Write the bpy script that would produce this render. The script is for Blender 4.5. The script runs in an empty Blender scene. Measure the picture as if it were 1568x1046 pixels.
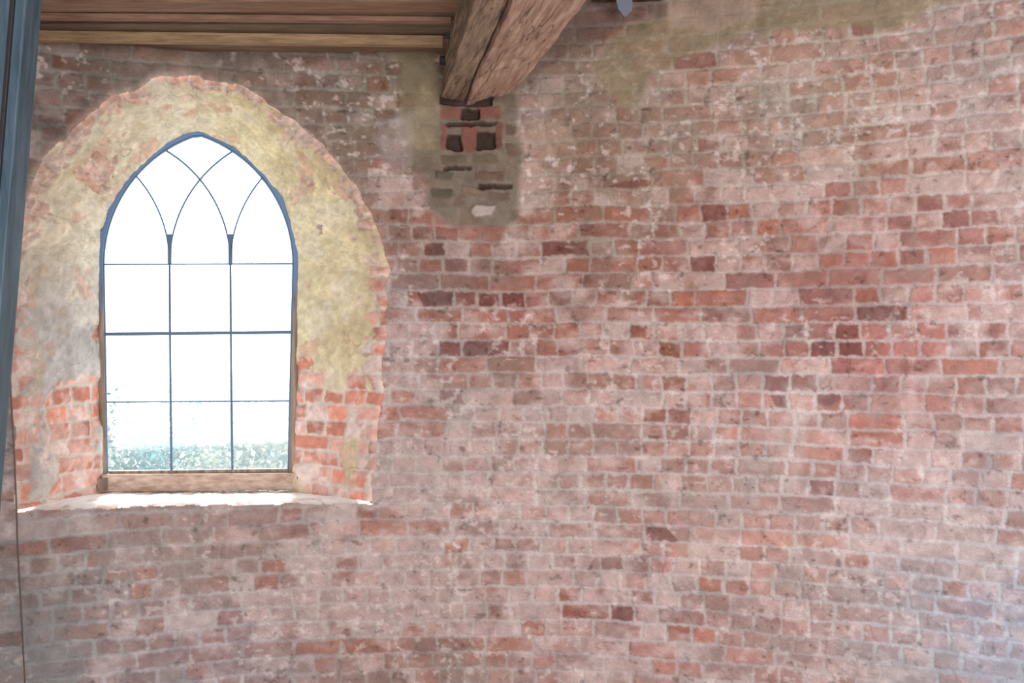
import bpy, bmesh, math, random
import numpy as np
from mathutils import Vector, Matrix
random.seed(3); rng=np.random.RandomState(7)
scene=bpy.context.scene
try: scene.view_settings.view_transform='Standard'
except Exception: pass
CAM=np.array([0.0,-5.0,1.9]); F=1600.0
# ---------- room geometry (round mill tower) ----------
CX,CY,R=-0.215,-4.31,4.5
def lin(c):
    c=np.asarray(c,dtype=float)/255.0
    return np.where(c<=0.04045,c/12.92,((c+0.055)/1.055)**2.4)
def ray(px,py):
    px=np.asarray(px,float); py=np.asarray(py,float)
    return np.stack([(px-800)/F,np.ones_like(px),(533.5-py)/F],-1)
def to_wall(px,py):
    """survey point -> (u,z) on the cylinder wall"""
    d=ray(px,py); ox,oy=CAM[0]-CX,CAM[1]-CY
    a=d[...,0]**2+d[...,1]**2; b=ox*d[...,0]+oy*d[...,1]; c=ox*ox+oy*oy-R*R
    t=(-b+np.sqrt(b*b-a*c))/a
    P=CAM+d*t[...,None]
    th=np.arctan2(P[...,0]-CX,P[...,1]-CY)
    return th*R,P[...,2]
def wall_pt(u,z,h=0.0):
    th=u/R; r=R-h
    return np.stack([CX+r*np.sin(th),CY+r*np.cos(th),z+0*u],-1)
# ---------- noise ----------
TAB=rng.rand(256,256)
def vn(x,y,seed=0):
    x=x+seed*17.31; y=y+seed*9.77
    xi=np.floor(x).astype(int); yi=np.floor(y).astype(int)
    fx=x-xi; fy=y-yi; fx=fx*fx*(3-2*fx); fy=fy*fy*(3-2*fy)
    a=TAB[xi%256,yi%256]; b=TAB[(xi+1)%256,yi%256]; c=TAB[xi%256,(yi+1)%256]; d=TAB[(xi+1)%256,(yi+1)%256]
    return (a*(1-fx)+b*fx)*(1-fy)+(c*(1-fx)+d*fx)*fy
def fbm(x,y,seed=0,o=4):
    s=0;am=0.5;t=0
    for i in range(o):
        s=s+am*vn(x*2**i,y*2**i,seed+i*3.1); t+=am; am*=0.55
    return s/t
def sst(a,b,x):
    t=np.clip((x-a)/(b-a),0,1); return t*t*(3-2*t)
def hsh(a,b,s=0):
    return TAB[(a*37+s*11+b*5)%256,(b*91+s*29+a*13)%256]
def bricks(u,z,mort=0.0055,seed=0,hdr=0.72):
    H=0.083
    uu=u+0.018*(fbm(u*9,z*9,20+seed,2)-.5)+0.008*(vn(u*40,z*40,5+seed)-.5)
    zz=z+0.030*(fbm(u*2.2,z*4,31+seed,3)-.5)+0.008*(vn(u*35,z*35,8+seed)-.5)
    row=np.floor(zz/H).astype(int); fz=zz/H-row
    ish=hsh(row,row*0+3,1+seed)<hdr
    w=np.where(ish,0.122,0.240)
    off=hsh(row,row*0+9,2+seed)*0.22
    uu=uu+.03*(vn(u*1.7,row*3.3,12+seed)-.5)
    cu=(uu+off)/w; cell=np.floor(cu).astype(int); fu=cu-cell
    pair=np.floor_divide(cell,2); mg=ish&(hsh(row,pair,4+seed)<0.28)
    fu=np.where(mg,(cu/2-pair),fu); ww=np.where(mg,w*2,w); cell=np.where(mg,pair+1000,cell)
    du=np.minimum(fu,1-fu)*ww; dv=np.minimum(fz,1-fz)*H
    jm=mort*(0.6+1.1*hsh(row,cell,5+seed))
    d=np.minimum(du,dv)-jm*1.0-0.012*(fbm(u*50,z*50,3+seed,2)-.5)
    m=sst(-0.004,0.008,d)
    return m,hsh(row,cell,6+seed),hsh(row,cell,7+seed),hsh(row,cell,8+seed)
def inpoly(U,Z,poly):
    pu,pz=poly; ins=np.zeros(U.shape,bool); n=len(pu); j=n-1
    for i in range(n):
        c=((pz[i]>Z)!=(pz[j]>Z))
        with np.errstate(divide='ignore',invalid='ignore'):
            xi=(pu[j]-pu[i])*(Z-pz[i])/(pz[j]-pz[i]+1e-12)+pu[i]
        ins^=c&(U<xi); j=i
    return ins
# ---------- materials ----------
def newmat(name):
    m=bpy.data.materials.new(name); m.use_nodes=True
    nt=m.node_tree; b=nt.nodes['Principled BSDF']; return m,nt,b
def attr_mat(name,rough=0.9,sc=220,bump=0.35,vary=0.2):
    m,nt,b=newmat(name); N=nt.nodes; L=nt.links
    at=N.new('ShaderNodeAttribute'); at.attribute_name='Col'
    tc=N.new('ShaderNodeTexCoord')
    n1=N.new('ShaderNodeTexNoise'); n1.inputs['Scale'].default_value=sc; n1.inputs['Detail'].default_value=5
    L.new(tc.outputs['Object'],n1.inputs['Vector'])
    mr=N.new('ShaderNodeMapRange'); mr.inputs[1].default_value=.25; mr.inputs[2].default_value=.75
    mr.inputs[3].default_value=1-vary; mr.inputs[4].default_value=1+vary
    L.new(n1.outputs[0],mr.inputs[0])
    vm=N.new('ShaderNodeVectorMath'); vm.operation='SCALE'
    L.new(at.outputs['Color'],vm.inputs[0]); L.new(mr.outputs[0],vm.inputs['Scale'])
    L.new(vm.outputs[0],b.inputs['Base Color'])
    bp=N.new('ShaderNodeBump'); bp.inputs['Strength'].default_value=bump; bp.inputs['Distance'].default_value=.004
    n2=N.new('ShaderNodeTexNoise'); n2.inputs['Scale'].default_value=sc*.45; n2.inputs['Detail'].default_value=6
    L.new(tc.outputs['Object'],n2.inputs['Vector']); L.new(n2.outputs[0],bp.inputs['Height']); L.new(bp.outputs[0],b.inputs['Normal'])
    b.inputs['Roughness'].default_value=rough; b.inputs['Specular IOR Level'].default_value=.15
    return m
def wood_mat(name,c1,c2,scale=(1,14,14),rough=.75,c3=None,bump=.4,cracks=False,rotz=0.0):
    m,nt,b=newmat(name); N=nt.nodes; L=nt.links
    tc=N.new('ShaderNodeTexCoord'); mp0=N.new('ShaderNodeMapping'); mp0.inputs['Rotation'].default_value=(0,0,rotz)
    L.new(tc.outputs['Object'],mp0.inputs[0])
    mp=N.new('ShaderNodeMapping'); mp.inputs['Scale'].default_value=scale
    L.new(mp0.outputs[0],mp.inputs[0])
    n=N.new('ShaderNodeTexNoise'); n.inputs['Scale'].default_value=3; n.inputs['Detail'].default_value=8; n.inputs['Roughness'].default_value=.65
    L.new(mp.outputs[0],n.inputs['Vector'])
    cr=N.new('ShaderNodeValToRGB'); cr.color_ramp.elements[0].position=.35; cr.color_ramp.elements[1].position=.68
    cr.color_ramp.elements[0].color=(*lin(c1),1); cr.color_ramp.elements[1].color=(*lin(c2),1)
    L.new(n.outputs[0],cr.inputs[0]); out=cr.outputs[0]
    if c3 is not None:
        n3=N.new('ShaderNodeTexNoise'); n3.inputs['Scale'].default_value=6; n3.inputs['Detail'].default_value=8
        L.new(tc.outputs['Object'],n3.inputs['Vector'])
        r3=N.new('ShaderNodeValToRGB'); r3.color_ramp.elements[0].position=.48; r3.color_ramp.elements[1].position=.66
        mx=N.new('ShaderNodeMix'); mx.data_type='RGBA'; L.new(n3.outputs[0],r3.inputs[0]); L.new(r3.outputs[0],mx.inputs[0])
        L.new(out,mx.inputs[6]); mx.inputs[7].default_value=(*lin(c3),1); out=mx.outputs[2]
    if cracks:   # long drying shakes
        mp2=N.new('ShaderNodeMapping'); mp2.inputs['Scale'].default_value=tuple(s*.55 if s>4 else s*.3 for s in scale)
        L.new(mp0.outputs[0],mp2.inputs[0])
        v=N.new('ShaderNodeTexNoise'); v.inputs['Scale'].default_value=2.2; v.inputs['Detail'].default_value=3; L.new(mp2.outputs[0],v.inputs['Vector'])
        r4=N.new('ShaderNodeValToRGB'); e=r4.color_ramp.elements; e[0].position=.485; e[0].color=(1,1,1,1); e[1].position=.515; e[1].color=(1,1,1,1)
        e2=r4.color_ramp.elements.new(.5); e2.color=(.18,.14,.12,1)
        L.new(v.outputs[0],r4.inputs[0]); mx2=N.new('ShaderNodeMix'); mx2.data_type='RGBA'; mx2.blend_type='MULTIPLY'; mx2.inputs[0].default_value=.8
        L.new(out,mx2.inputs[6]); L.new(r4.outputs[0],mx2.inputs[7]); out=mx2.outputs[2]
    L.new(out,b.inputs['Base Color']); b.inputs['Roughness'].default_value=rough; b.inputs['Specular IOR Level'].default_value=.25
    bp=N.new('ShaderNodeBump'); bp.inputs['Strength'].default_value=bump; bp.inputs['Distance'].default_value=.01
    L.new(n.outputs[0],bp.inputs['Height']); L.new(bp.outputs[0],b.inputs['Normal'])
    return m
# ---------- mesh helpers ----------
def link(o): scene.collection.objects.link(o); return o
def grid_mesh(name,P,col,keep=None,mat=None,flip=False):
    ny,nx=P.shape[:2]; idx=np.arange(ny*nx).reshape(ny,nx)
    q=np.stack([idx[:-1,:-1],idx[:-1,1:],idx[1:,1:],idx[1:,:-1]],-1)
    if flip: q=q[...,::-1]
    q=q.reshape(-1,4)
    if keep is not None: q=q[keep[:-1,:-1].ravel()]
    used=np.zeros(ny*nx,bool); used[q.ravel()]=True
    remap=np.cumsum(used)-1; q=remap[q]
    V=P.reshape(-1,3)[used]; C=col.reshape(-1,3)[used]
    me=bpy.data.meshes.new(name); me.vertices.add(len(V)); me.vertices.foreach_set('co',V.astype(np.float32).ravel())
    me.loops.add(q.size); me.loops.foreach_set('vertex_index',q.astype(np.int32).ravel())
    me.polygons.add(len(q)); me.polygons.foreach_set('loop_start',np.arange(0,q.size,4,dtype=np.int32))
    me.update(calc_edges=True)
    a=me.color_attributes.new('Col','FLOAT_COLOR','POINT')
    a.data.foreach_set('color',np.concatenate([C,np.ones((len(C),1))],1).astype(np.float32).ravel())
    me.polygons.foreach_set('use_smooth',np.ones(len(q),bool))
    if mat: me.materials.append(mat)
    return link(bpy.data.objects.new(name,me))
def pymesh(name,V,Fs,mat,smooth=False,bev=0,parent=None):
    me=bpy.data.meshes.new(name); me.from_pydata([tuple(map(float,v)) for v in V],[],Fs); me.update()
    bm=bmesh.new(); bm.from_mesh(me); bmesh.ops.recalc_face_normals(bm,faces=bm.faces); bm.to_mesh(me); bm.free()
    if smooth:
        for p in me.polygons: p.use_smooth=True
    o=link(bpy.data.objects.new(name,me)); me.materials.append(mat)
    if bev:
        b=o.modifiers.new('bev','BEVEL'); b.width=bev; b.segments=2; b.limit_method='ANGLE'
    if parent: o.parent=parent
    return o
def hexa(name,b4,t4,mat,bev=.006,parent=None,sub=0,rough=0.0):
    V=list(b4)+list(t4); Fs=[(0,1,2,3),(4,7,6,5),(0,4,5,1),(1,5,6,2),(2,6,7,3),(3,7,4,0)]
    o=pymesh(name,V,Fs,mat,parent=parent)
    if sub:
        bm=bmesh.new(); bm.from_mesh(o.data); bmesh.ops.subdivide_edges(bm,edges=bm.edges,cuts=sub,use_grid_fill=True)
        if rough:
            for v in bm.verts:
                c=np.array(v.co)
                n=np.array([fbm(np.array(c[1]*2.5+k*5),np.array(c[2]*11+c[0]*13),k,3) for k in range(3)])-.5
                n2=np.array([vn(np.array(c[1]*17+k*7+c[0]*15),np.array(c[2]*26+c[0]*21),k+4) for k in range(3)])-.5
                v.co+=Vector(n*rough+n2*rough*.35)
        bm.to_mesh(o.data); bm.free()
    if bev:
        b=o.modifiers.new('bev','BEVEL'); b.width=bev; b.segments=2; b.limit_method='ANGLE'; b.angle_limit=math.radians(40)
    return o
def empty(name,loc=(0,0,0)):
    e=bpy.data.objects.new(name,None); e.location=loc; e.empty_display_size=.1; return link(e)

# ---------- window opening outline ----------
OL=np.array([(25,796),(21,700),(17,600),(15,500),(18,415)],float)
OR_=np.array([(577,779),(588,700),(598,620),(604,520),(602,415)],float)
OA=np.array([(18,415),(38,325),(68,262),(112,200),(150,170),(180,152),(225,132),(275,121),(330,124),(385,142),(450,186),(515,240),(560,300),(590,360),(602,415)],float)
NJ,NA=170,520
yb=np.linspace(0,1,NJ,endpoint=False)
def interp_jamb(J,f):
    y=J[0,1]+(415-J[0,1])*f; o=np.argsort(J[:,1]); return np.interp(y,J[o,1],J[o,0]),y
lx,ly=interp_jamb(OL,yb); rx,ry=interp_jamb(OR_,yb[::-1])
ang=np.linspace(math.pi,0,NA)
oa_ang=np.arctan2(415-OA[:,1],OA[:,0]-310); oa_r=np.hypot(OA[:,0]-310,OA[:,1]-415)
ar=np.interp(-ang,-oa_ang,oa_r); k=np.ones(25)/25; arp=np.pad(ar,12,mode='edge'); ar=np.convolve(arp,k,'valid')
ax,ay=310+ar*np.cos(ang),415-ar*np.sin(ang)
opx=np.concatenate([lx,ax,rx]); opy=np.concatenate([ly,ay,ry])
def gothic(ang,w,h):
    rho=(w*w+h*h)/(2*w); c=rho-w; cs=np.abs(np.cos(ang))
    r=-c*cs+np.sqrt(c*c*cs*cs+rho*rho-c*c); return r
def inner_outline(wt,wb,h,yb_,cx=310):
    r=gothic(ang,wt,h); f=yb
    xl=(cx-wb)+((cx-wt)-(cx-wb))*f; yl=yb_+(412-yb_)*f
    xr=((cx+wb-2)+((cx+wt)-(cx+wb-2))*f)[::-1]; yr=yl[::-1]
    return np.concatenate([xl,cx+r*np.cos(ang),xr]),np.concatenate([yl,412-r*np.sin(ang),yr])
ipx,ipy=inner_outline(156,150,211,768)
ou,oz=to_wall(opx,opy)
n_s=len(ou)
ds=np.concatenate([[0],np.cumsum(np.hypot(np.diff(ou),np.diff(oz)))])
onz=0.036*(fbm(ds*7,ds*0,41,4)-.5)+0.018*(vn(ds*13.3,ds*0,4)-.5)
onz+=0.022*(hsh(np.floor(ds/.083).astype(int),np.zeros(n_s,int)+3,5)-.5)
onz=np.convolve(np.pad(onz,2,mode='edge'),np.ones(5)/5,'valid')
cu0,cz0=to_wall(np.array(310.),np.array(450.))
rr=np.hypot(ou-cu0,oz-cz0); ou2=cu0+(ou-cu0)*(1+onz/rr); oz2=cz0+(oz-cz0)*(1+onz/rr)
ou2[:2]=ou[:2];oz2[:2]=oz[:2]

# ================= fine front wall =================
st=0.0048
U0,U1=math.radians(-39)*R,math.radians(44)*R
us=np.arange(U0,U1,st); zs=np.arange(0,4.02,st)
U,Z=np.meshgrid(us,zs)
m,r1,r2,r3=bricks(U,Z)
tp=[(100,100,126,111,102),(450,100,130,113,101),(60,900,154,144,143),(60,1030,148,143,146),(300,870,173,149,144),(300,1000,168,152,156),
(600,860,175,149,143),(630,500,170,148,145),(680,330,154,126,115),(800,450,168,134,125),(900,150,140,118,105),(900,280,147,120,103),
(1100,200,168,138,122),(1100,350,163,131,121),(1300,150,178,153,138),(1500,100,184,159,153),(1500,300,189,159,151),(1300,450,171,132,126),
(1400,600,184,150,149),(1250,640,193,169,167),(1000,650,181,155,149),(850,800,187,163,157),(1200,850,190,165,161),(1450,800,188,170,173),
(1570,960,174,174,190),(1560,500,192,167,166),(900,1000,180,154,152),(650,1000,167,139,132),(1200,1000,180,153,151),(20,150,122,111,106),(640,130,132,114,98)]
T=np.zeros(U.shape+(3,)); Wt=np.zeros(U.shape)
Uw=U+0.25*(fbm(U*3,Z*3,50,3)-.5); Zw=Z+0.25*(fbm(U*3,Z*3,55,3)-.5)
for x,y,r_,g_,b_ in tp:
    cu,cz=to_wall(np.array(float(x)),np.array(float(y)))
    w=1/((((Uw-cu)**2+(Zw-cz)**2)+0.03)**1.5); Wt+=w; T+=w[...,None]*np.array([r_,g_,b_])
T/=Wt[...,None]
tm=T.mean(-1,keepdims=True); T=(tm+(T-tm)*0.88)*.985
big=fbm(U*1.6,Z*1.6,60,4); med=fbm(U*6,Z*6,63,4); fine=fbm(U*28,Z*28,66,4)
def gmap(lst,base=0.0):
    g=np.full(U.shape,base)
    for x,y,sx,sy,a in lst:
        cu,cz=to_wall(np.array(float(x)),np.array(float(y))); g+=a*np.exp(-((U-cu)/sx)**2-((Z-cz)/sy)**2)
    return g
con=np.clip(gmap([(1300,470,.9,.5,.45),(800,460,.6,.4,.4),(980,930,.6,.25,.35),(1000,620,.5,.4,.2),(900,130,.7,.35,-.18),(300,100,.8,.2,-.1),(300,900,.9,.4,-.05),(1350,180,.7,.25,-.1)],.54)+.6*(big-.5),.22,1)
redm=np.array([1.0,0.81,0.77])
val=(0.93+0.26*(r1-.5))
br=T*redm*val[...,None]
br=br+(r2[...,None]>.80)*np.array([12,18,17])
br=br*np.where((r2<.18)[...,None],np.array([1.03,.97,.92]),1.0)
dk=gmap([(1390,350,.45,.12,.45),(1290,560,.22,.35,.35),(1480,420,.3,.15,.25),(730,410,.35,.28,.2),(760,500,.3,.25,.14),(1010,330,.4,.2,.18),
                   (1000,560,.5,.3,.06),(960,900,.22,.2,.1),(1060,470,.3,.2,.15)],.008)
isd=(r3<dk)[...,None]
br=np.where(isd,T*np.array([.82,.62,.61])*(0.88+.25*r2[...,None]),br)
mo=T*np.array([1.07,1.13,1.13])*(0.98+0.2*(med-.5))[...,None]
pm=m*con*np.clip(0.55+0.7*sst(.35,.62,med+0.3*(r1-.5)),0,1)*1.25
pm=np.clip(np.where(isd[...,0],np.maximum(pm,m*.75),pm),0,1)
C=mo*(1-pm[...,None])+br*pm[...,None]
soft=fbm(U*11,Z*17,67,5)
ww=sst(.46,.62,0.40*big+0.30*med+0.30*soft+0.16*(r2-.5))*0.66
ww=np.where(isd[...,0],ww*.4,ww)
_,ztop=to_wall(np.array(900.),np.array(250.)); ww*=sst(ztop+.7,ztop-.2,Z)*.7+.3
wwc=T*0.40+np.array([218,208,206])*0.60
C=C*(1-ww[...,None])+wwc*ww[...,None]
fl=sst(.58,.74,fbm(U*30,Z*36,71,4))*sst(.38,.58,fbm(U*3.2,Z*3.2,75,3))*0.55
C=C*(1-fl[...,None])+np.array([222,211,208])*fl[...,None]
dkf=sst(.66,.84,fbm(U*26,Z*32,81,4))*0.45; C*=(1-dkf*.5)[...,None]
gr=sst(.5,.68,fbm(U*4,Z*5,85,5))*.18; C=C*(1-gr[...,None])+(C.mean(-1,keepdims=True)*np.array([.98,.97,.95]))*gr[...,None]
C*=(0.89+0.22*fine)[...,None]
C*=(0.93+0.14*soft)[...,None]
Hh=0.004+0.0052*m*(0.6+.5*r1)+0.014*fbm(U*1.5,Z*1.5,90,2)+0.006*fine
Hh-=0.005*sst(.58,.7,fbm(U*14,Z*14,93,3))
def patch(pts,col,amt=1.0,h=None,edge=.02,keep_brick=0.2,seed=0):
    global C,Hh
    pu,pz=to_wall(np.array([p[0] for p in pts],float),np.array([p[1] for p in pts],float))
    i0,i1=np.searchsorted(us,[pu.min()-.1,pu.max()+.1]); j0,j1=np.searchsorted(zs,[pz.min()-.1,pz.max()+.1])
    sl=(slice(j0,j1),slice(i0,i1)); a=U[sl];b=Z[sl]
    aw=a+edge*3*(fbm(a*10,b*10,100+seed,5)-.5); bw=b+edge*3*(fbm(a*10,b*10,110+seed,5)-.5)
    ins=inpoly(aw,bw,(pu,pz)).astype(float)
    nk=3 if edge<.015 else 7
    kk=np.ones(nk)/nk
    for ax_ in (0,1): ins=np.apply_along_axis(lambda v:np.convolve(v,kk,'same'),ax_,ins)
    tex=(0.78+0.44*fbm(a*12,b*12,120+seed,5))
    w=(ins*amt*np.clip(.6+.8*fbm(a*8,b*8,125+seed,4),0,1) if amt<.88 else ins*amt)[...,None]
    C[sl]=C[sl]*(1-w)+(np.array(col)*tex[...,None]*(1-keep_brick)+C[sl]*keep_brick)*w
    if h is not None: Hh[sl]=Hh[sl]*(1-ins)+(h+0.016*fbm(a*14,b*14,130+seed,4)+keep_brick*.01*m[sl])*ins
patch([(925,110),(960,60),(1040,20),(1060,-60),(1560,-90),(1490,-5),(1400,45),(1300,50),(1170,52),(1060,95),(1015,125),(1000,180),(965,165)],(140,127,101),.87,.012,.03,.2,1)
patch([(1040,-40),(1200,-40),(1180,30),(1090,55),(1040,30)],(166,144,133),.7,.016,.03,.2,2)
patch([(1290,20),(1330,-20),(1450,-20),(1420,20),(1350,45)],(150,134,112),.6,.014,.03,.2,3)
patch([(850,-60),(1040,-60),(1030,25),(950,50),(900,75),(820,120),(810,80)],(92,76,70),.85,.004,.03,.4,4)  # dark shadowed gap right of the beam, shade painted into wall colour
patch([(620,60),(684,60),(688,250),(640,258),(628,180)],(138,126,100),.9,.016,.015,.12,5)
patch([(590,185),(640,175),(655,250),(612,280),(596,240)],(166,156,150),.7,.013,.02,.15,6)
patch([(684,150),(804,150),(816,240),(812,340),(770,358),(700,354),(664,316),(664,280),(640,268),(642,235),(684,240)],(116,107,93),.94,.012,.022,.2,7)
# individual exposed bricks standing in the grey mortar
ks=[(690,168,722,188),(748,166,782,187),(690,195,700,236),(723,192,745,238),(775,192,786,236),(690,243,730,258),(738,243,778,258),(682,268,708,282),(744,270,790,284),(720,292,752,304),(766,300,800,315),(676,296,706,310),(790,196,806,214),(792,226,808,246)]
bc=[(140,92,80),(126,80,72),(130,86,76),(136,86,76),(120,78,70),(104,94,78),(110,96,80),(98,92,78),(104,84,72),(138,116,102),(112,98,84),(92,86,72),(100,86,74),(112,88,78)]
for i,((x0,y0,x1,y1),cc) in enumerate(zip(ks,bc)):
    patch([(x0,y0),(x1,y0+2),(x1-1,y1),(x0+1,y1-1)],cc,.92,.024 if i%2 else .018,.010,.05,40+i)
for k_,(x0,y0,x1,y1) in enumerate([(722,171,748,187),(700,213,722,235),(746,207,774,235),(690,150,770,164),(700,192,774,198),(694,262,736,268),(750,288,800,296)]):
    patch([(x0,y0),(x1,y0+1),(x1,y1),(x0,y1-1)],(62,47,42),.92,-.045 if k_<4 else -.01,.012,.05,13+k_)
patch([(735,332),(745,320),(778,322),(772,340),(742,342)],(190,176,168),.95,.03,.014,.1,8)
patch([(665,324),(700,352),(790,352),(800,366),(700,372),(664,352)],(156,100,90),.7,None,.01,.4,9)
patch([(820,180),(880,175),(895,240),(860,245),(825,215)],(162,142,124),.65,.018,.03,.3,20)
patch([(1225,600),(1262,600),(1258,690),(1240,760),(1220,690)],(210,198,194),.55,None,.03,.3,21)
patch([(0,880),(110,900),(120,1080),(-20,1080)],(154,153,153),.45,None,.05,.4,22)
patch([(1500,920),(1620,900),(1640,1080),(1520,1080)],(164,169,190),.4,None,.06,.4,23)
patch([(700,170),(812,60),(840,120),(812,165)],(105,88,78),.5,None,.03,.5,24)  # beam's shadow on the wall, painted into the colour
an=np.arctan2(Z-cz0,U-cu0); oan=np.arctan2(oz2-cz0,ou2-cu0); orr=np.hypot(ou2-cu0,oz2-cz0)
an_=np.where(an<-math.pi/2-.35,an+2*math.pi,an); oan_=np.where(oan<-math.pi/2-.35,oan+2*math.pi,oan)
o_=np.argsort(oan_); ro=np.interp(an_,oan_[o_],orr[o_]); rd=np.hypot(U-cu0,Z-cz0)
blz=np.interp(U,[ou2[0],ou2[-1]],[oz2[0],oz2[-1]])
bn=0.020*(fbm(U*20,U*0,140,3)-.5)
inside=np.where((U>ou2[0])&(U<ou2[-1])&(Z<cz0+0.0),False,rd<ro)
lu=np.interp(Z,oz2[:NJ],ou2[:NJ]); ru=np.interp(Z,oz2[-NJ:][::-1],ou2[-NJ:][::-1])
zc=oz2[NJ]
inside=np.where(Z<zc,(U>lu)&(U<ru)&(Z>blz+bn-.012),inside&(Z>=zc-.001))
inside=np.where((Z>=zc)&(rd<ro),True,inside)
edge_d=np.where(Z>=zc,rd-ro,9.0)
left_=sst(cu0+.5,cu0-.2,U)
ring=sst(.02+.07*med,.0,edge_d)*(Z>zc)*(.35+.65*left_)
rw=(ring*.75)[...,None]
C=C*(1-rw)+np.array([184,164,152])*(0.8+.4*fine)[...,None]*rw
C=np.clip(C,8,250)
wallmat=attr_mat('old_brick_whitewashed')
P=wall_pt(U,Z,Hh)
keep=~inside
wf=grid_mesh('wall_front',P,lin(C),keep,wallmat,flip=True)
V=[];Fs=[]; a0,a1=U1/R-.003,U0/R+2*math.pi+.003; n=90
for i in range(n+1):
    a=a0+(a1-a0)*i/n
    for z_ in (0,4.02): V.append((CX+R*math.sin(a),CY+R*math.cos(a),z_))
for i in range(n): Fs.append((2*i,2*i+2,2*i+3,2*i+1))
mb,nt,b=newmat('brick_plain'); bt=nt.nodes.new('ShaderNodeTexBrick'); tc=nt.nodes.new('ShaderNodeTexCoord')
nt.links.new(tc.outputs['UV'],bt.inputs['Vector']); bt.inputs['Scale'].default_value=1
bt.inputs['Brick Width'].default_value=.240; bt.inputs['Row Height'].default_value=.083; bt.inputs['Mortar Size'].default_value=.006
bt.inputs['Color1'].default_value=(*lin((168,142,134)),1); bt.inputs['Color2'].default_value=(*lin((188,168,162)),1); bt.inputs['Mortar'].default_value=(*lin((194,184,180)),1)
nt.links.new(bt.outputs[0],b.inputs['Base Color']); b.inputs['Roughness'].default_value=.9
def uvcyl(o):
    uv=o.data.uv_layers.new(name='UVMap')
    for l in o.data.loops:
        c=o.data.vertices[l.vertex_index].co; uv.data[l.index].uv=((math.atan2(c.x-CX,-(c.y-CY)))*R,c.z)
uvcyl(pymesh('wall_back',V,Fs,mb,smooth=True))
V=[];Fs=[]
for i in range(121):
    a=2*math.pi*i/120
    for z_ in (4.015,4.9): V.append((CX+R*math.sin(a),CY+R*math.cos(a),z_))
for i in range(120): Fs.append((2*i,2*i+2,2*i+3,2*i+1))
uvcyl(pymesh('wall_upper',V,Fs,mb,smooth=True))
wfloor=wood_mat('floor_planks',(140,124,110),(180,162,145),(1,10,1))
wceil=wood_mat('ceiling_planks',(95,80,68),(135,115,95),(1,10,1))
def disc(name,z_,mat):
    V=[(CX+(R+.02)*math.cos(2*math.pi*i/96),CY+(R+.02)*math.sin(2*math.pi*i/96),z_) for i in range(96)]
    return pymesh(name,V,[tuple(range(96))],mat)
disc('floor',0,wfloor); disc('ceiling',4.9,wceil)

# ================= window reveal =================
W0=wall_pt(np.array([cu0]),np.array([cz0]))[0]
nrm=np.array([CX-W0[0],CY-W0[1],0]); nrm/=np.linalg.norm(nrm)
ex=np.array([-nrm[1],nrm[0],0]);
if ex[0]<0: ex=-ex
DEP=0.45; WP=W0-nrm*DEP
def to_win(px,py,off=0.0):
    d=ray(px,py); p0=WP+nrm*off
    t=((p0-CAM)@nrm)/(d@nrm); P=CAM+d*t[...,None]
    return (P-WP)@ex,P[...,2]
def win3(a,z,off=0.0):
    a=np.asarray(a,float);z=np.asarray(z,float)
    return WP+ex*a[...,None]+nrm*off+np.array([0,0,1.0])*z[...,None]-np.array([0,0,WP[2]])
PO=wall_pt(ou2,oz2,0.004)
ia,iz=to_win(ipx,ipy); PI=win3(ia,iz)
nt_=100; ts=np.linspace(0,1,nt_)
Pr=PO[None]*(1-ts[:,None,None])+PI[None]*ts[:,None,None]
S,TT=np.meshgrid(ds,ts)
gs=np.gradient(Pr,axis=1); gt=np.gradient(Pr,axis=0); nr=np.cross(gs,gt); nr/=np.linalg.norm(nr,axis=-1,keepdims=True)+1e-9
cen=win3(np.array([to_win(np.array(310.),np.array(450.))[0]]),np.array([cz0]),.2)[0]
sg=np.sign(((cen-Pr)*nr).sum(-1,keepdims=True)); nr*=sg
dd=TT*0.5
scoord=np.broadcast_to(ds,(nt_,n_s)).copy()
zz=Pr[...,2]
isR=(np.arange(n_s)>=NJ+NA)[None]
m2,q1,q2,q3=bricks(dd+0.02,np.where(isR,zz+.01,scoord+oz[0]),seed=4,hdr=.8)
_,zpl=to_wall(np.array(310.),np.array(595.))
fr=sst(NJ+NA*.40,NJ+NA*.62,np.arange(n_s))[None]*np.ones((nt_,1))
n1=fbm(scoord*3.2,dd*5,150,5); n2=fbm(scoord*14,dd*14,156,4); n3=fbm(scoord*40,dd*40,158,3)
lim=sst(zpl-.10,zpl+.14,zz+.3*(n1-.5)*2+.08*(1-fr))
plast=lim*1.0+ (n1-.5)*2.0-0.05 + .3*sst(.75,1,TT)*(1-fr)
pl=sst(.18,.30,plast)
edge_loss=sst(.16+.7*(n2-.5)+.3*(n1-.5),.08+.7*(n2-.5),TT)
pl=pl*(1-edge_loss)
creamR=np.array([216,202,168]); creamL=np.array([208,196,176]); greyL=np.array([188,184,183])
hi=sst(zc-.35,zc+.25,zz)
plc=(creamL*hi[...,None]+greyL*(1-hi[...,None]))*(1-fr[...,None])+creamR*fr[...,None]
plc=plc*(0.87+.26*n2)[...,None]
st_=sst(.50,.70,fbm(scoord*5,dd*7,160,5)); plc=plc*(1-.4*st_[...,None])+np.array([186,162,126])*.4*st_[...,None]
wp=sst(.53,.60,fbm(scoord*5,dd*6,166,5)); plc=plc*(1-.4*wp[...,None])+np.array([222,214,200])*.4*wp[...,None]
pk=sst(.60,.68,fbm(scoord*7,dd*9,168,5)); plc=plc*(1-.5*pk[...,None])+np.array([198,154,138])*.5*pk[...,None]
bk=np.array([204,138,120])*(0.84+.3*q1)[...,None]
wsh=(q2>.6)[...,None]*0.4+.5*sst(.45,.60,n2)[...,None]*.9
bk=bk*(1-wsh)+np.array([224,211,206])*wsh
bk=bk*m2[...,None]+np.array([212,200,191])*(1-m2[...,None])
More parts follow.
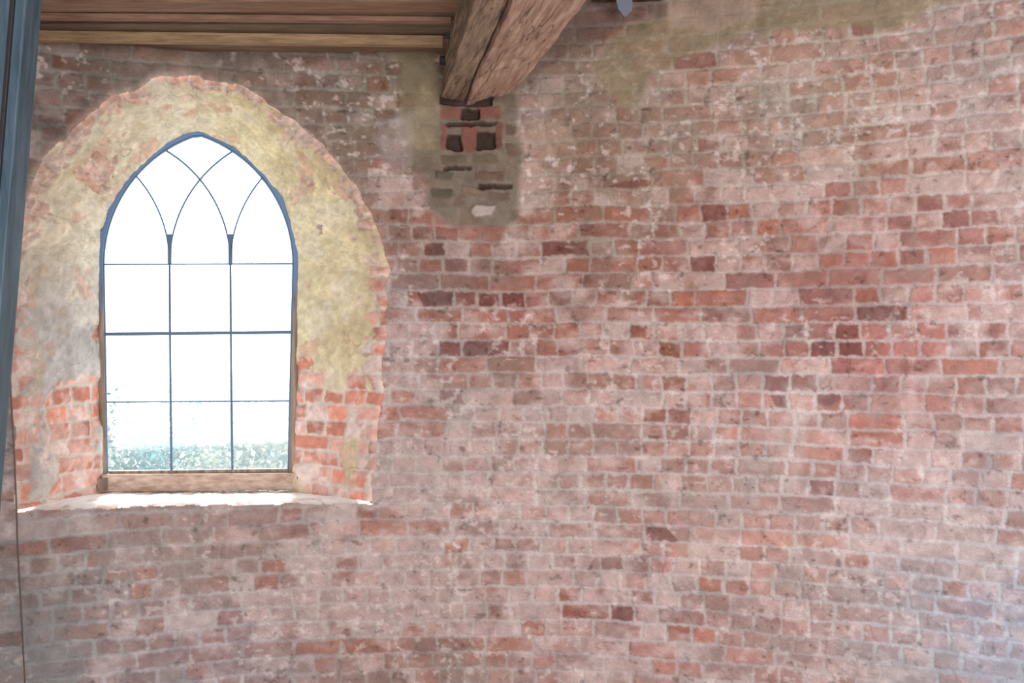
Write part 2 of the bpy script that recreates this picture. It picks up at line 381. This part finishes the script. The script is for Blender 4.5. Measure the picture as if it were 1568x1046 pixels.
topg=np.array([194,172,158])*(.8+.4*n3)[...,None]
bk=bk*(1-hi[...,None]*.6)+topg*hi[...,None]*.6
Cr=bk*(1-pl[...,None])+plc*pl[...,None]
crk=np.abs(fbm(scoord*2.2,dd*2.6,170,3)-.5); ck=sst(.003,.0,crk)*pl; Cr*=(1-.2*ck)[...,None]
Cr*=(0.88+.24*n3)[...,None]
hr=pl*0.016+(1-pl)*m2*.008+.035*(n1-.5)+.018*n2-ck*.002
taper=sst(0,.03,TT)*sst(1,.95,TT)
Pr=Pr+nr*(hr*taper)[...,None]
fu=cu0+(ou2-cu0)*1.03; fz=cz0+(oz2-cz0)*1.03
fl0=wall_pt(fu,fz,-0.02)
Pr=np.concatenate([fl0[None],Pr],0); Cr=np.concatenate([Cr[:1],Cr],0)
window=empty('window_1',tuple(WP))
revmat=attr_mat('reveal_plaster',sc=160,vary=.14)
rv=grid_mesh('reveal',Pr,lin(np.clip(Cr,10,245)),None,revmat)
ns=180; nd=70
sf=np.linspace(-.02,1.02,ns)
A2=PI[0];B2=PI[-1]
SF,DF=np.meshgrid(sf,np.linspace(-.01,1.04,nd))
bk1=A2[None,None]*(1-SF[...,None])+B2[None,None]*SF[...,None]
fu_=ou2[0]*(1-SF)+ou2[-1]*SF; fzz=oz2[0]*(1-SF)+oz2[-1]*SF
fr1=wall_pt(fu_,fzz,0.004)
Ps=fr1*(1-DF[...,None])+bk1*DF[...,None]
ms,s1,s2,s3=bricks(DF*.5,SF*1.8,seed=9,hdr=.9); nn=fbm(SF*22,DF*6,180,4); nf2=fbm(SF*30,SF*0,183,4)
Ps[...,2]+= -0.006+0.012*nn+.004*ms-(0.07*np.clip(nf2-.5,0,1)+.026)*sst(.18,-.01,DF)
Cs=(np.array([236,212,204])*(0.88+.2*s1)[...,None])*ms[...,None]+np.array([236,228,222])*(1-ms[...,None])
wq=sst(.30,.42,nn)[...,None]; Cs=Cs*(1-wq)+np.array([244,240,238])*wq
front=Ps[:1].copy(); front[...,2]-=.05; front+=-0.010*nrm
Ps=np.concatenate([front,Ps],0); Cs=np.concatenate([Cs[:1]*.8,Cs],0)
sl_=grid_mesh('sill_ledge',Ps,lin(np.clip(Cs,5,248)),None,revmat)
Minv=Matrix.Translation(-Vector(WP))
for o in (rv,sl_): o.parent=window; o.matrix_parent_inverse=Minv

# ---------- window joinery ----------
m_f,nt,b=newmat('window_paint'); N=nt.nodes;L=nt.links
tc=N.new('ShaderNodeTexCoord'); sp=N.new('ShaderNodeSeparateXYZ'); L.new(tc.outputs['Object'],sp.inputs[0])
nz=N.new('ShaderNodeTexNoise'); nz.inputs['Scale'].default_value=9; nz.inputs['Detail'].default_value=6; L.new(tc.outputs['Object'],nz.inputs['Vector'])
ad=N.new('ShaderNodeMath'); ad.operation='MULTIPLY_ADD'; L.new(nz.outputs[0],ad.inputs[0]); ad.inputs[1].default_value=.5; L.new(sp.outputs[2],ad.inputs[2])
_,zm=to_win(np.array(310.),np.array(470.))
mr=N.new('ShaderNodeMapRange'); mr.inputs[1].default_value=float(zm)+.12; mr.inputs[2].default_value=float(zm)+.42; L.new(ad.outputs[0],mr.inputs[0])
mx=N.new('ShaderNodeMix'); mx.data_type='RGBA'; L.new(mr.outputs[0],mx.inputs[0])
n4=N.new('ShaderNodeTexNoise'); n4.inputs['Scale'].default_value=40; mpn=N.new('ShaderNodeMapping'); mpn.inputs['Scale'].default_value=(1,1,.1)
L.new(tc.outputs['Object'],mpn.inputs[0]); L.new(mpn.outputs[0],n4.inputs['Vector'])
cr=N.new('ShaderNodeValToRGB'); cr.color_ramp.elements[0].position=.35;cr.color_ramp.elements[1].position=.65
cr.color_ramp.elements[0].color=(*lin((104,86,72)),1); cr.color_ramp.elements[1].color=(*lin((160,140,120)),1); L.new(n4.outputs[0],cr.inputs[0])
L.new(cr.outputs[0],mx.inputs[6]); mx.inputs[7].default_value=(*lin((96,128,172)),1); L.new(mx.outputs[2],b.inputs['Base Color']); b.inputs['Roughness'].default_value=.6
m_b,nt,b=newmat('glazing_bar_paint'); b.inputs['Base Color'].default_value=(*lin((74,104,136)),1); b.inputs['Roughness'].default_value=.55
m_sw=wood_mat('sill_wood',(158,130,114),(206,186,170),(1,14,14))
def strip(name,Apts,Bpts,o0,o1,mat,closed=False,bev=.003):
    n=len(Apts[0]); V=np.concatenate([win3(Apts[0],Apts[1],o0),win3(Bpts[0],Bpts[1],o0),win3(Apts[0],Apts[1],o1),win3(Bpts[0],Bpts[1],o1)])
    Fs=[]
    rg=range(n) if closed else range(n-1)
    for i in rg:
        j=(i+1)%n
        Fs+= [(i,j,n+j,n+i),(2*n+i,3*n+i,3*n+j,2*n+j),(i,2*n+i,2*n+j,j),(n+i,n+j,3*n+j,3*n+i)]
    if not closed:
        Fs+=[(0,n,3*n,2*n),(n-1,3*n-1,4*n-1,2*n-1)]
    o=pymesh(name,V,Fs,mat,bev=bev); o.parent=window; o.matrix_parent_inverse=Minv; return o
def bar(name,px,py,wpx,o0,o1,mat):
    a,z=to_win(np.array(px,float),np.array(py,float)); w=wpx*.0035/2
    ta=np.gradient(a);tz=np.gradient(z);l=np.hypot(ta,tz);ta/=l;tz/=l
    return strip(name,(a-tz*w,z+ta*w),(a+tz*w,z-ta*w),o0,o1,mat,bev=.002)
sub_=np.r_[0:NJ:20,NJ:NJ+NA:12,NJ+NA-1,NJ+NA+10:n_s:20,n_s-1]
f_out=inner_outline(158,152,213,766); f_in=inner_outline(149,143,203,740)
fo=to_win(f_out[0][sub_],f_out[1][sub_]); fi=to_win(f_in[0][sub_],f_in[1][sub_])
strip('frame',fo,fi,-.03,.025,m_f)
f2=inner_outline(150,144,204,742); f3=inner_outline(146.5,141,200,738)
strip('sash_ring',to_win(f2[0][sub_],f2[1][sub_]),to_win(f3[0][sub_],f3[1][sub_]),-.02,.012,m_b)
bar('sill_rail',[160,467],[753,750],25,-.03,.055,m_sw)
bar('bottom_rail',[170,454],[738,734],5,-.02,.02,m_f)
def blk(name,x0,y0,x1,y1,o0,o1):
    a,z=to_win(np.array([x0,x1],float),np.array([y0,y1],float))
    strip(name,(a,np.array([z[0],z[0]])),(a,np.array([z[1],z[1]])),o0,o1,m_f)
blk('sill_block',462,742,480,757,-.02,.075)
blk('sill_block.b',152,745,170,764,-.02,.06)
rho=(144**2+196**2)/(2*144)
bar('mullion',[265,266,268],[412,570,738],3.3,-.012,.012,m_b)
bar('mullion.b',[360,361,363],[412,570,735],3.3,-.012,.012,m_b)
def clip_arc(x0,sgn):
    dy=np.linspace(0,197,60); x=x0+sgn*(rho-np.sqrt(rho**2-dy**2)); y=412-dy
    r=np.hypot(x-310,dy); a=np.arctan2(dy,x-310); ok=r<gothic(a,149,203)
    n=len(ok) if ok.all() else np.argmin(ok)
    return x[:n+1],y[:n+1]
for i,(x0,sg_) in enumerate([(265,1),(265,-1),(360,1),(360,-1)]):
    x,y=clip_arc(x0,sg_); bar('tracery_%d'%i,x,y,2.4,-.011-.0005*i,.011+.0005*i,m_b)
for i,x0 in enumerate((265,360)):
    strip('tracery_foot_%d'%i,to_win(np.array([x0-3.,x0-3.2,x0-5]),np.array([414.,390,366])),to_win(np.array([x0+3.,x0+3.2,x0+5]),np.array([414.,390,366])),-.012,.012,m_b)
bar('transom_top',[162,459],[413,412],2.2,-.013,.013,m_b)
bar('transom_mid',[163,458],[522,519],5.2,-.016,.018,m_b)
bar('transom_low',[166,456],[628,626],2.2,-.013,.013,m_b)
mg,nt,b=newmat('window_glass'); N=nt.nodes;L=nt.links
tr=N.new('ShaderNodeBsdfTransparent'); gl=N.new('ShaderNodeBsdfGlossy'); gl.inputs['Roughness'].default_value=.05
tl=N.new('ShaderNodeBsdfTranslucent'); tl.inputs['Color'].default_value=(.95,.97,1,1)
mixs=N.new('ShaderNodeMixShader'); mixs.inputs[0].default_value=.04
mix2=N.new('ShaderNodeMixShader')
gn=N.new('ShaderNodeTexNoise'); gn.inputs['Scale'].default_value=6; gn.inputs['Detail'].default_value=5
gr_=N.new('ShaderNodeMapRange'); gr_.inputs[3].default_value=.04; gr_.inputs[4].default_value=.11; L.new(gn.outputs[0],gr_.inputs[0]); L.new(gr_.outputs[0],mix2.inputs[0])
L.new(tr.outputs[0],mix2.inputs[1]);L.new(tl.outputs[0],mix2.inputs[2])
L.new(mix2.outputs[0],mixs.inputs[1]);L.new(gl.outputs[0],mixs.inputs[2]);L.new(mixs.outputs[0],N['Material Output'].inputs['Surface'])
ga,gz=fi; Vg=win3(ga,gz,0.0); go=pymesh('glass',Vg,[tuple(range(len(Vg)))],mg); go.parent=window; go.matrix_parent_inverse=Minv

# ================= timber beam =================
def at(px,py,depth):
    return CAM+ray(np.array(float(px)),np.array(float(py)))*depth
def floorpt(px,py,h):
    dep=h*1600/(533.5-py); return at(px,py,dep)
BLf=floorpt(728,166,1.2); BRf=floorpt(803,143,1.2); BLn=floorpt(800,0,1.2); BRn=floorpt(917,0,1.2)
def ext(f,n,k): return f+(n-f)*k
BLx=ext(BLf,BLn,2.0); BRx=ext(BRf,BRn,2.0)
PLf=floorpt(692,158,1.2); PLx=PLf+(BLx-BLf)
rz=math.atan2((BRx-BRf)[0],-(BRx-BRf)[1])
m_beam=wood_mat('beam_timber',(150,118,104),(214,184,166),(14,1.2,14),c3=(176,142,126),bump=1.0,cracks=True,rotz=-rz)
m_beam2=wood_mat('beam_plank',(104,88,76),(182,158,136),(14,1.2,14),bump=1.0,cracks=True,rotz=-rz)
up=np.array([0,0,.42])
beam=empty('ceiling_beam',tuple((BLf+BRx)/2))
Mb=Matrix.Translation(-Vector((BLf+BRx)/2))
o=hexa('beam_body',[BLf,BRf,BRx,BLx],[BLf+up,BRf+up,BRx+up,BLx+up],m_beam,.010,sub=44,rough=.026); o.parent=beam;o.matrix_parent_inverse=Mb
g=np.array([.012,0,0.012])
lift=np.array([0,0,.02])
o=hexa('side_plank',[PLf+lift,BLf-g*[1,0,0]+lift,BLx-g*[1,0,0]+lift,PLx+lift],[PLf+up,BLf-g*[1,0,0]+up,BLx-g*[1,0,0]+up,PLx+up],m_beam2,.008,sub=30,rough=.018); o.parent=beam;o.matrix_parent_inverse=Mb
m_iron,nt,b=newmat('rusty_iron'); b.inputs['Base Color'].default_value=(*lin((56,52,56)),1); b.inputs['Metallic'].default_value=.4; b.inputs['Roughness'].default_value=.6
pd=(PLx-PLf)/np.linalg.norm(PLx-PLf); pn=np.array([pd[1],-pd[0],0]);
if pn[0]>0: pn=-pn
for i,(kk_,hh) in enumerate([(.15,.16),(.45,.20)]):
    c=PLf+pd*kk_+np.array([0,0,hh])+pn*.012
    bm=bmesh.new(); bmesh.ops.create_cone(bm,cap_ends=True,segments=6,radius1=.024,radius2=.02,depth=.03)
    me=bpy.data.meshes.new('bolt'); bm.to_mesh(me); bm.free(); o=link(bpy.data.objects.new('bolt_%d'%i,me)); me.materials.append(m_iron)
    o.rotation_euler=Vector(pn).to_track_quat('Z','Y').to_euler(); o.location=c; o.parent=beam; o.matrix_parent_inverse=Mb
# ================= ceiling boards =================
deck=empty('ceiling_boards',(-1.5,-1.5,3.4)); Md=Matrix.Translation(-Vector((-1.5,-1.5,3.4)))
cols=[((96,76,64),(134,108,90)),((112,84,70),(150,116,96)),((84,68,58),(120,98,82))]
bmats=[wood_mat('board_%d'%i,c[0],c[1],(2,18,18)) for i,c in enumerate(cols)]
def beamx(y):
    t=(y-PLf[1])/(PLx[1]-PLf[1]); return PLf[0]+(PLx[0]-PLf[0])*t
zd=1.9+1.40; y=-.02; i=0
while y>-3.2:
    w=.145+random.random()*.03
    for_y=[y,y-w+.016]
    def xl(yy): return CX-math.sqrt(max(R*R-(yy-CY)**2,0))+.03
    xr=[beamx(q)+.03 for q in for_y]; xL=[xl(q) for q in for_y]
    xr=[min(a,CX+math.sqrt(max(R*R-(q-CY)**2,0.01))-.03) for a,q in zip(xr,for_y)]
    dz=random.uniform(0,.014)
    if xr[0]>xL[0]+.2:
        bq=[(xL[0],for_y[0],zd+dz),(xr[0],for_y[0],zd+dz),(xr[1],for_y[1],zd+dz),(xL[1],for_y[1],zd+dz)]
        o=hexa('board_%d'%i,[np.array(q) for q in bq],[np.array(q)+[0,0,.03] for q in bq],bmats[i%3],.003); o.parent=deck;o.matrix_parent_inverse=Md
    y-=w; i+=1
m_led=wood_mat('ledger_wood',(118,96,72),(168,140,106),(2,18,18))
a_=at(38,62,4.60);b_=at(692,70,4.68)
th_=np.array([0,.05,0])
A0=a_.copy();B0=b_.copy();A0=A0+(A0-B0)*.02
tA=A0.copy();tA[2]=zd;tB=B0.copy();tB[2]=zd
o=hexa('ledger',[A0,B0,B0+th_,A0+th_],[tA,tB,tB+th_,tA+th_],m_led,.004); o.parent=deck;o.matrix_parent_inverse=Md
for j,(d_,yy) in enumerate([(4.38,27)]):
    A1=at(38,yy,d_);B1=at(705,yy+6,d_+.06); tA=A1.copy();tA[2]=zd+.01;tB=B1.copy();tB[2]=zd+.01
    o=hexa('batten_%d'%j,[A1,B1,B1+th_,A1+th_],[tA,tB,tB+th_,tA+th_],bmats[1],.004); o.parent=deck;o.matrix_parent_inverse=Md
# ================= blue post at left =================
m_post=wood_mat('blue_post_paint',(60,78,92),(90,110,124),(10,10,1.2),rough=.5)
post=empty('steel_post',(-1.5,-2,1.9)); Mp=Matrix.Translation(-Vector((-1.5,-2,1.9)))
def postp(k,depth):
    top=at(41,0,depth); bot=at(-8,600,depth); return top+(bot-top)*k
t_=postp(-.25,3.0); bt_=postp(2.9,3.0); bt_=t_+(bt_-t_)*((0.0-t_[2])/(bt_[2]-t_[2]))
def quad(p,w0,d): return [p+[-w0,0,0],p+[0,0,0],p+[0,d,0],p+[-w0,d,0]]
o=hexa('post_web',quad(bt_,.16,.1),quad(t_,.16,.1),m_post,.006); o.parent=post;o.matrix_parent_inverse=Mp
o=hexa('post_flange',quad(bt_+[-.03,-.012,0],.012,.013),quad(t_+[-.03,-.012,0],.012,.013),m_iron,.002); o.parent=post;o.matrix_parent_inverse=Mp
# ================= cable on wall =================
cp=[(14,430),(13,520),(17,620),(22,700),(26,800),(27,850),(33,950),(40,1090)]
cuu,czz=to_wall(np.array([c[0] for c in cp],float),np.array([c[1] for c in cp],float)); CP=wall_pt(cuu,czz,.022)
cv=bpy.data.curves.new('wall_cable','CURVE'); cv.dimensions='3D'; cv.bevel_depth=.0035
s_=cv.splines.new('NURBS'); s_.points.add(len(CP)-1)
for i,p in enumerate(CP): s_.points[i].co=(*p,1)
s_.use_endpoint_u=True; s_.order_u=3
mc,nt,b=newmat('cable_sheath'); b.inputs['Base Color'].default_value=(*lin((110,90,80)),1); cv.materials.append(mc)
link(bpy.data.objects.new('wall_cable',cv))
# ================= joist stub and hanger bracket =================
pA=at(940,5,4.95)
stub=empty('joist_stub',tuple(pA)); Ms=Matrix.Translation(-Vector(pA))
m_dk=wood_mat('dark_joist',(60,48,42),(96,78,66),(14,2,14))
q0,q1=at(925,4,5.1),at(1035,4,5.1); q1[2]=q0[2]
o=hexa('joist_body',[q0,q1,q1+[.12,-.9,0],q0+[.12,-.9,0]],[q0+[0,0,.2],q1+[0,0,.2],q1+[.12,-.9,.2],q0+[.12,-.9,.2]],m_dk,.01); o.parent=stub;o.matrix_parent_inverse=Ms
m_br,nt,b=newmat('grey_blue_steel'); b.inputs['Base Color'].default_value=(*lin((112,120,134)),1); b.inputs['Roughness'].default_value=.5
p0=at(960,-12,4.85);p1=at(988,-12,4.85);p2=at(988,16,4.85);p3=at(976,27,4.85);p4=at(966,14,4.85)
Vb=[p0,p1,p2,p3,p4]; Vb=Vb+[v+np.array([0,.012,0]) for v in Vb]
o=pymesh('hanger_plate',Vb,[(0,1,2,3,4),(9,8,7,6,5)]+[(i,(i+1)%5,(i+1)%5+5,i+5) for i in range(5)],m_br); o.parent=stub;o.matrix_parent_inverse=Ms

# ================= outside =================
mg2,nt,b=newmat('meadow'); b.inputs['Roughness'].default_value=1
n=nt.nodes.new('ShaderNodeTexNoise'); n.inputs['Scale'].default_value=.3; cr=nt.nodes.new('ShaderNodeValToRGB')
cr.color_ramp.elements[0].color=(.44,.48,.38,1); cr.color_ramp.elements[1].color=(.6,.62,.54,1)
tc=nt.nodes.new('ShaderNodeTexCoord'); nt.links.new(tc.outputs['Object'],n.inputs['Vector']); nt.links.new(n.outputs[0],cr.inputs[0]); nt.links.new(cr.outputs[0],b.inputs['Base Color'])
pymesh('meadow_ground',[(-300,1.2,-4),(300,1.2,-4),(300,500,-4),(-300,500,-4)],[(0,1,2,3)],mg2)
ml,nt,b=newmat('leaves'); N=nt.nodes; L=nt.links
atn=N.new('ShaderNodeAttribute'); atn.attribute_name='Col'; L.new(atn.outputs['Color'],b.inputs['Base Color']); b.inputs['Roughness'].default_value=.8
tl2=N.new('ShaderNodeBsdfTranslucent'); L.new(atn.outputs['Color'],tl2.inputs['Color']); mxs=N.new('ShaderNodeMixShader'); mxs.inputs[0].default_value=.4
L.new(b.outputs[0],mxs.inputs[1]); L.new(tl2.outputs[0],mxs.inputs[2]); L.new(mxs.outputs[0],N['Material Output'].inputs['Surface'])
Vl=[];Cl=[]
for t in range(34):
    cx=rng.uniform(-13,-1.0); cy=rng.uniform(10,19); top=rng.uniform(-.9,.40)+1.9-0.050*(cy+5)
    rx_=rng.uniform(1.0,1.9); h=top+4
    nn_=3400; ph=rng.rand(nn_)*2*np.pi; cz_=rng.uniform(-1,1,nn_); rr_=rng.uniform(.45,1.0,nn_)**.5
    s=np.sqrt(1-cz_**2)
    lump=1+.22*np.sin(ph*4+t)*np.cos(cz_*5+t)
    p=np.stack([cx+rx_*rr_*s*np.cos(ph)*lump,cy+rx_*rr_*s*np.sin(ph)*lump,top-h*.5+h*.5*cz_*rr_*lump],-1)
    sz=rng.uniform(.03,.07,nn_)[:,None]
    d1=rng.normal(size=(nn_,3)); d1/=np.linalg.norm(d1,axis=1,keepdims=True); d2=rng.normal(size=(nn_,3)); d2-= (d1*d2).sum(1,keepdims=True)*d1; d2/=np.linalg.norm(d2,axis=1,keepdims=True)
    Vl.append(np.stack([p-d1*sz,p+d2*sz*.6,p+d1*sz,p-d2*sz*.6],1))
    base=np.array([.07,.17,.18]) if rng.rand()<.18 else np.array([.24,.29,.25])
    Cl.append(np.repeat((base*rng.uniform(.5,1.4,(nn_,1)))[:,None,:],4,1))
Vl=np.concatenate(Vl).reshape(-1,3); Cl=np.clip(np.concatenate(Cl).reshape(-1,3),0,.85); nf=len(Vl)//4
me=bpy.data.meshes.new('tree_foliage'); me.vertices.add(len(Vl)); me.vertices.foreach_set('co',Vl.astype(np.float32).ravel())
me.loops.add(nf*4); me.loops.foreach_set('vertex_index',np.arange(nf*4,dtype=np.int32)); me.polygons.add(nf); me.polygons.foreach_set('loop_start',np.arange(0,nf*4,4,dtype=np.int32)); me.update(calc_edges=True)
a=me.color_attributes.new('Col','FLOAT_COLOR','POINT'); a.data.foreach_set('color',np.concatenate([Cl,np.ones((len(Cl),1))],1).astype(np.float32).ravel())
me.materials.append(ml); link(bpy.data.objects.new('tree_foliage',me))

# ================= light =================
w=bpy.data.worlds.new('World'); scene.world=w; w.use_nodes=True
bg=w.node_tree.nodes['Background']; bg.inputs[0].default_value=(.92,.97,1.0,1); bg.inputs[1].default_value=4.0
sl=bpy.data.lights.new('sun','SUN'); sl.energy=6.0; sl.angle=.15; so=link(bpy.data.objects.new('sun',sl)); so.location=(-3,6,9)
so.rotation_euler=Vector((.22,-.85,-1.0)).to_track_quat('-Z','Y').to_euler()
def area(name,loc,target,size,power,col):
    l=bpy.data.lights.new(name,'AREA'); l.shape='RECTANGLE'; l.size=size[0]; l.size_y=size[1]; l.energy=power; l.color=col
    o=link(bpy.data.objects.new(name,l)); o.location=loc; o.rotation_euler=(Vector(target)-Vector(loc)).to_track_quat('-Z','Y').to_euler(); return o
area('rear_fill_light',(1.2,-7.9,1.8),(0.5,0,1.7),(2.8,2.6),425,(.97,.98,1.0))  # added soft fill lamp, unseen behind the camera
area('floor_bounce_light',(.9,-3.4,.2),(.9,-1.6,2.4),(3.0,2.2),52,(1.0,.98,.96))
cam=bpy.data.cameras.new('camera'); cam.lens=36; cam.sensor_width=36; cam.clip_start=.05; cam.clip_end=1000
co=link(bpy.data.objects.new('camera',cam)); co.location=tuple(CAM); co.rotation_euler=(math.radians(90),0,0); scene.camera=co
